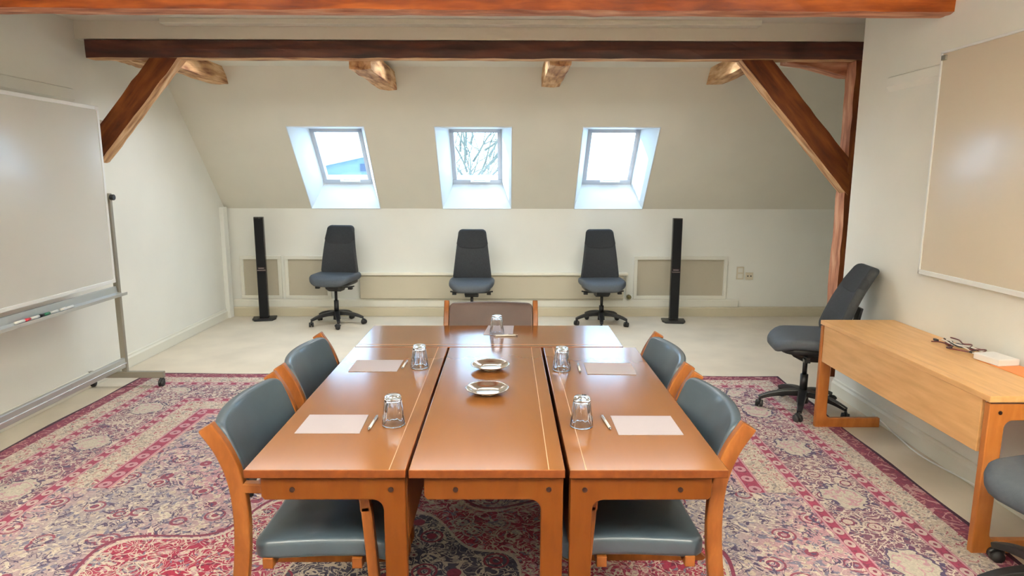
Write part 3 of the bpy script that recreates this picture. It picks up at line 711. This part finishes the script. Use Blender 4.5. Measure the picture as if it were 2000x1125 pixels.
def marker(loc, dirv, cap, label, body=WHITE, L=.125, rad=.009):
    d_ = Vector(dirv).normalized(); r = empty('whiteboard_marker', loc, math.atan2(d_.y, d_.x), label, 'marker', 'markers')
    bm = B(); cyl(bm, (0, 0, 0), (L*.62, 0, 0), rad, n=12); link('barrel', bm, body, r, True)
    bm = B(); cyl(bm, (L*.62, 0, 0), (L, 0, 0), rad*1.12, rad, n=12); link('cap', bm, cap, r, True)
TX = -2.935; TZ = .7575
marker((TX, 3.83, TZ), (0, 1, 0), RED, 'red capped marker nearest the camera on the pen tray')
marker((TX, 3.965, TZ), (0, 1, 0), BLACK, 'dark capped white marker on the pen tray beside the red one', L=.11)
marker((TX, 4.205, TZ), (0, -1, 0), GREEN, 'green capped white marker on the pen tray')
marker((TX, 4.36, TZ), (0, -1, 0), WHITE, 'all white marker on the pen tray, furthest from the camera')
# fixed board
r = empty('wall_whiteboard', (XR, 3.02, 1.70), 0, 'large wall mounted whiteboard above the side desk', 'whiteboard')
y0, y1, z0, z1 = -.95, .86, -.645, .635
link('board', box(B(), -.022, -.008, y0+.01, y1-.01, z0+.01, z1-.01), BOARDR, r)
bm = B()
for (a, b_, c, d_) in ((y0, y1, z0, z0+.028), (y0, y1, z1-.014, z1), (y0, y0+.014, z0, z1), (y1-.014, y1, z0, z1)): box(bm, -.03, 0, a, b_, c, d_)
link('board_frame', bm, MATS['pale_aluminium'], r, bevel=.003)
bm = B(); box(bm, -.034, -.0, y1-.05, y1-.012, z1-.052, z1-.024); link('hook', bm, ALUD, r, bevel=.003)

# ---------------------------------------------------------------- table things
def tumbler(x, y, label):
    r = 1; hh = .112
    fl = lambda r_, z, a: r_-(.0042*abs(sin(5*a))*min(1, (z-.008)/.02) if .008 < z < .09 and r_ > .0305+.0115*(1-z/.1) else 0)
    prof = [(.0, .112), (.026, .112), (.0295, .108), (.0315, .098), (.033, .088), (.0375, .05), (.0415, .022), (.0425, .004), (.0425, .0), (.0400, .0), (.0395, .006), (.038, .024), (.034, .052), (.0295, .086), (.0275, .096), (.0, .098)]
    bm = B(); lathe(bm, prof, 50, fl); o = link('drinking_glass', bm, TUMBLER, None, True, (x, y, TH+.0008)); tag(o, label, 'glass', 'upturned water glasses'); return o
tumbler(-.417, 2.30, 'upturned ribbed tumbler beside the near left paper')
tumbler(-.417, 3.035, 'upturned ribbed tumbler beside the far left paper')
tumbler(-.057, 3.715, 'upturned ribbed tumbler on the crosswise far table')
tumbler(.262, 2.995, 'upturned ribbed tumbler beside the far right paper')
tumbler(.276, 2.285, 'upturned ribbed tumbler beside the near right paper')
def saucer(x, y, label):
    prof = [(0, .004), (.045, .004), (.052, .006), (.07, .013), (.088, .022), (.092, .024), (.091, .0265), (.085, .0245), (.068, .016), (.052, .009), (.045, .0075), (0, .0075)]
    bm = B(); lathe(bm, prof, 64); lathe(bm, [(.040, .0), (.046, .0), (.047, .006), (.039, .006), (.040, 0)], 48)
    o = link('plate', bm, STEEL, None, True, (x, y, TH+.0006)); tag(o, label, 'plate', 'shiny plates on the middle table')
saucer(-.082, 2.655, 'shallow shiny round plate nearer the camera on the middle table')
saucer(-.077, 3.01, 'shallow shiny round plate further from the camera on the middle table')
def sheet(pts, label):
    bm = B(); prism(bm, pts, 'z', TH+.0006, TH+.0026); tag(link('paper_sheet', bm, PAPER), label, 'paper', 'blank paper sheets')
sheet([(-.755, 2.212), (-.524, 2.211), (-.529, 2.394), (-.755, 2.395)], 'blank paper pad at the near left place')
sheet([(-.744, 2.965), (-.516, 2.965), (-.514, 3.157), (-.747, 3.157)], 'blank paper pad at the far left place')
sheet([(.398, 2.194), (.629, 2.194), (.628, 2.378), (.398, 2.381)], 'blank paper pad at the near right place')
sheet([(.376, 2.923), (.603, 2.915), (.612, 3.101), (.381, 3.11)], 'blank paper pad at the far right place')
sheet([(-.135, 3.70), (.035, 3.665), (.045, 3.925), (-.112, 3.93)], 'blank paper pad on the crosswise far table behind the tumbler')
def pen(p, q, label):
    p, q = Vector(p), Vector(q); d_ = q-p; L = .14; r = empty('ballpoint_pen', (p.x, p.y, TH+.0058), math.atan2(d_.y, d_.x), label, 'pen', 'pens beside the papers')
    bm = B(); cyl(bm, (.012, 0, 0), (L-.012, 0, 0), .005, n=12); link('barrel', bm, WHITE, r, True)
    bm = B(); cyl(bm, (0, 0, -.0005), (.012, 0, 0), .0012, .0048, n=12); link('tip', bm, CHROME, r, True)
    bm = B(); cyl(bm, (L-.012, 0, 0), (L, 0, 0), .003, n=10); box(bm, L-.055, L-.012, -.0015, .0015, .0045, .0072); link('clip', bm, CHROME, r)
pen((-.497, 2.235), (-.49, 2.4), 'white pen beside the near left paper')
pen((-.497, 3.0), (-.492, 3.15), 'white pen beside the far left paper')
pen((.377, 2.235), (.362, 2.39), 'white pen beside the near right paper')
pen((.345, 2.94), (.349, 3.1), 'white pen beside the far right paper')
pen((-.075, 3.655), (.06, 3.668), 'pen lying across the near edge of the paper on the far table')

# ---------------------------------------------------------------- on the side desk
bm = B(); box(bm, 0, .115, 0, .15, 0, .033)
o = link('paper_stack', bm, PAPERW, None, loc=(2.378, 3.03, TH+.004), bevel=.004); o.rotation_euler.z = R_(7)
tag(o, 'thick stack of white paper at the right end of the side desk', 'paper')
bm = B(); prism(bm, [(2.375, 2.84), (2.50, 2.84), (2.50, 3.16), (2.37, 3.17)], 'z', TH+.001, TH+.004); tag(link('orange_folder', bm, ORANGE), 'orange card lying under the stack of white paper', 'folder')
bm = B(); prism(bm, [(2.44, 2.80), (2.50, 2.80), (2.50, 2.87), (2.43, 2.86)], 'z', TH+.004, TH+.008); tag(link('green_card', bm, LGREEN), 'small pale green card beside the stack of white paper', 'card')
r = empty('cable_bundle', (2.42, 3.36, TH), 0, 'tangled cables with dark plugs lying on the side desk', 'cable')
random.seed(3)
for k in range(5):
    pts = [(random.uniform(-.05, .05)+.012*(k-2), .16-i*.055+random.uniform(-.01, .01), .006+.010*abs(sin(i*1.3+k))+.003*k) for i in range(7)]
    link('cable', tube(B(), bez(pts, 6), .0035), [BROWNP, WHITE, BLACK, WHITE, BROWNP][k], r, True)
for (x, y, z, a, L, mt) in ((-.01, .185, .008, 80, .035, BLACK), (.04, .13, .008, 60, .03, BLACK), (.035, .06, .012, 100, .035, BLACK), (-.04, .02, .008, 70, .02, BLACK), (.06, -.03, .012, 110, .045, BROWNP), (.0, .10, .007, 75, .05, BROWNP)):
    q = link('plug', box(B(), -L/2, L/2, -.008, .008, -.006, .006), mt, r, bevel=.002); q.location = (x, y, z); q.rotation_euler.z = R_(a)
bm = B(); tube(bm, bez([(XR-.028, 4.2, .05), (XR-.035, 3.9, .012), (XR-.06, 3.6, .006), (XR-.045, 3.2, .03), (XR-.03, 2.7, .04), (XR-.03, 2.0, .03)], 8), .005)
tag(link('floor_cable', bm, WHITE, None, True), 'thin white cable running along the right baseboard under the side desk', 'cable')

# ---------------------------------------------------------------- assumed lamps and light panels, added for fill
for k, (lx, ly) in enumerate(FILL_LAMPS):
    r = empty('fill_lamp', (lx, ly, CEIL), 0, 'assumed white pendant lamp added for fill over the near end of the room', 'lamp', 'assumed fill lamps above the camera')
    link('fill_lamp_body', box(B(), -.57, .57, -.27, .27, -.352, -.33), FILLM, r, bevel=.004)
    for a_ in (-.4, .4): link('suspension_wire', cyl(B(), (a_, 0, -.33), (a_, 0, 0), .004), CHROME, r)
    link('diffuser', box(B(), -.55, .55, -.25, .25, -.357, -.352), FILLD, r)

for k, (lx, ly) in enumerate(FILL_PANELS):
    r = empty('fill_light_panel', (lx, ly, ZS), 0, 'added fill light panel in the ceiling behind the dark cross beam, %s' % ['towards the left wall', 'in the middle', 'towards the post'][k], 'lamp', 'added fill light panels')
    bm = B(); box(bm, -.68, .68, -.18, -.15, -.012, 0); box(bm, -.68, .68, .15, .18, -.012, 0); box(bm, -.68, -.65, -.15, .15, -.012, 0); box(bm, .65, .68, -.15, .15, -.012, 0); link('panel_frame', bm, FILLM, r)
    link('diffuser', box(B(), -.65, .65, -.15, .15, -.009, -.003), FILLD, r)

# ---------------------------------------------------------------- outside
SNOW = simple('snow', (236, 240, 246), .8); PALEW = simple('pale_cladding', (96, 112, 122), .8, noise=.1, nscale=2)
r = empty('neighbour_building', (-8.0, 35, -6), 0, 'pale gabled building seen through the left skylight', 'building')
link('gable_wall', prism(B(), [(-3.2, 0), (3.4, 0), (3.4, 7.6), (.75, 8.72), (-3.2, 7.9)], 'y', 0, 9), PALEW, r)
link('roof', prism(B(), [(-3.4, 7.82), (.75, 8.72), (3.6, 7.5), (3.6, 7.62), (.75, 8.86), (-3.4, 7.96)], 'y', -.3, 9.3), SASH, r)
w_ = link('window', box(B(), .3, .75, -.05, 0, 7.95, 8.32), simple('dark_window', (40, 52, 74), .3), r)
link('porch_roof', prism(B(), [(-3.4, 7.35), (3.6, 7.35), (3.6, 7.7), (-3.4, 7.7)], 'y', -1.6, 0), SNOW, r)
BARK = simple('bark', (104, 102, 90), .9, noise=.3, nscale=6)
r = empty('bare_tree', (-.85, 14, -6), 0, 'leafless branching tree seen through the middle skylight', 'tree')
random.seed(11)
bmT, bmB = B(), B()
tube(bmT, [(0, 0, 0), (.05, 0, 3), (0, 0, 5.6), (-.03, 0, 7.5)], [.28, .2, .13, .05], 10)
def grow(p, d_, L, rad, lev):
    n = 4; pts = [p.copy()]; rr = [rad]
    for i in range(n):
        d_ = (d_+Vector((random.gauss(0, .16), random.gauss(0, .12), random.gauss(.02, .12)))).normalized(); p = p+d_*L/n; pts.append(p.copy()); rr.append(rad*(1-.55*(i+1)/n))
    tube(bmB, pts, rr, 5 if lev < 3 else 4)
    if lev >= 5: return
    for k in range(3 if lev < 4 else 2):
        q = pts[random.choice((2, 3, 4))]; nd = (d_+Vector((random.gauss(0, .65), random.gauss(0, .4), random.gauss(.1, .5)))).normalized()
        grow(q, nd, L*random.uniform(.6, .8), rr[3]*.8, lev+1)
for k in range(46):
    a = k*2.4; grow(Vector((.2*(k%4)*cos(a), .3*sin(a), 6.3+.045*k)), Vector((cos(a)*.7, sin(a)*.35, .75)), .85, .026, 1)
link('trunk', bmT, BARK, r, True); link('branches', bmB, BARK, r, True)
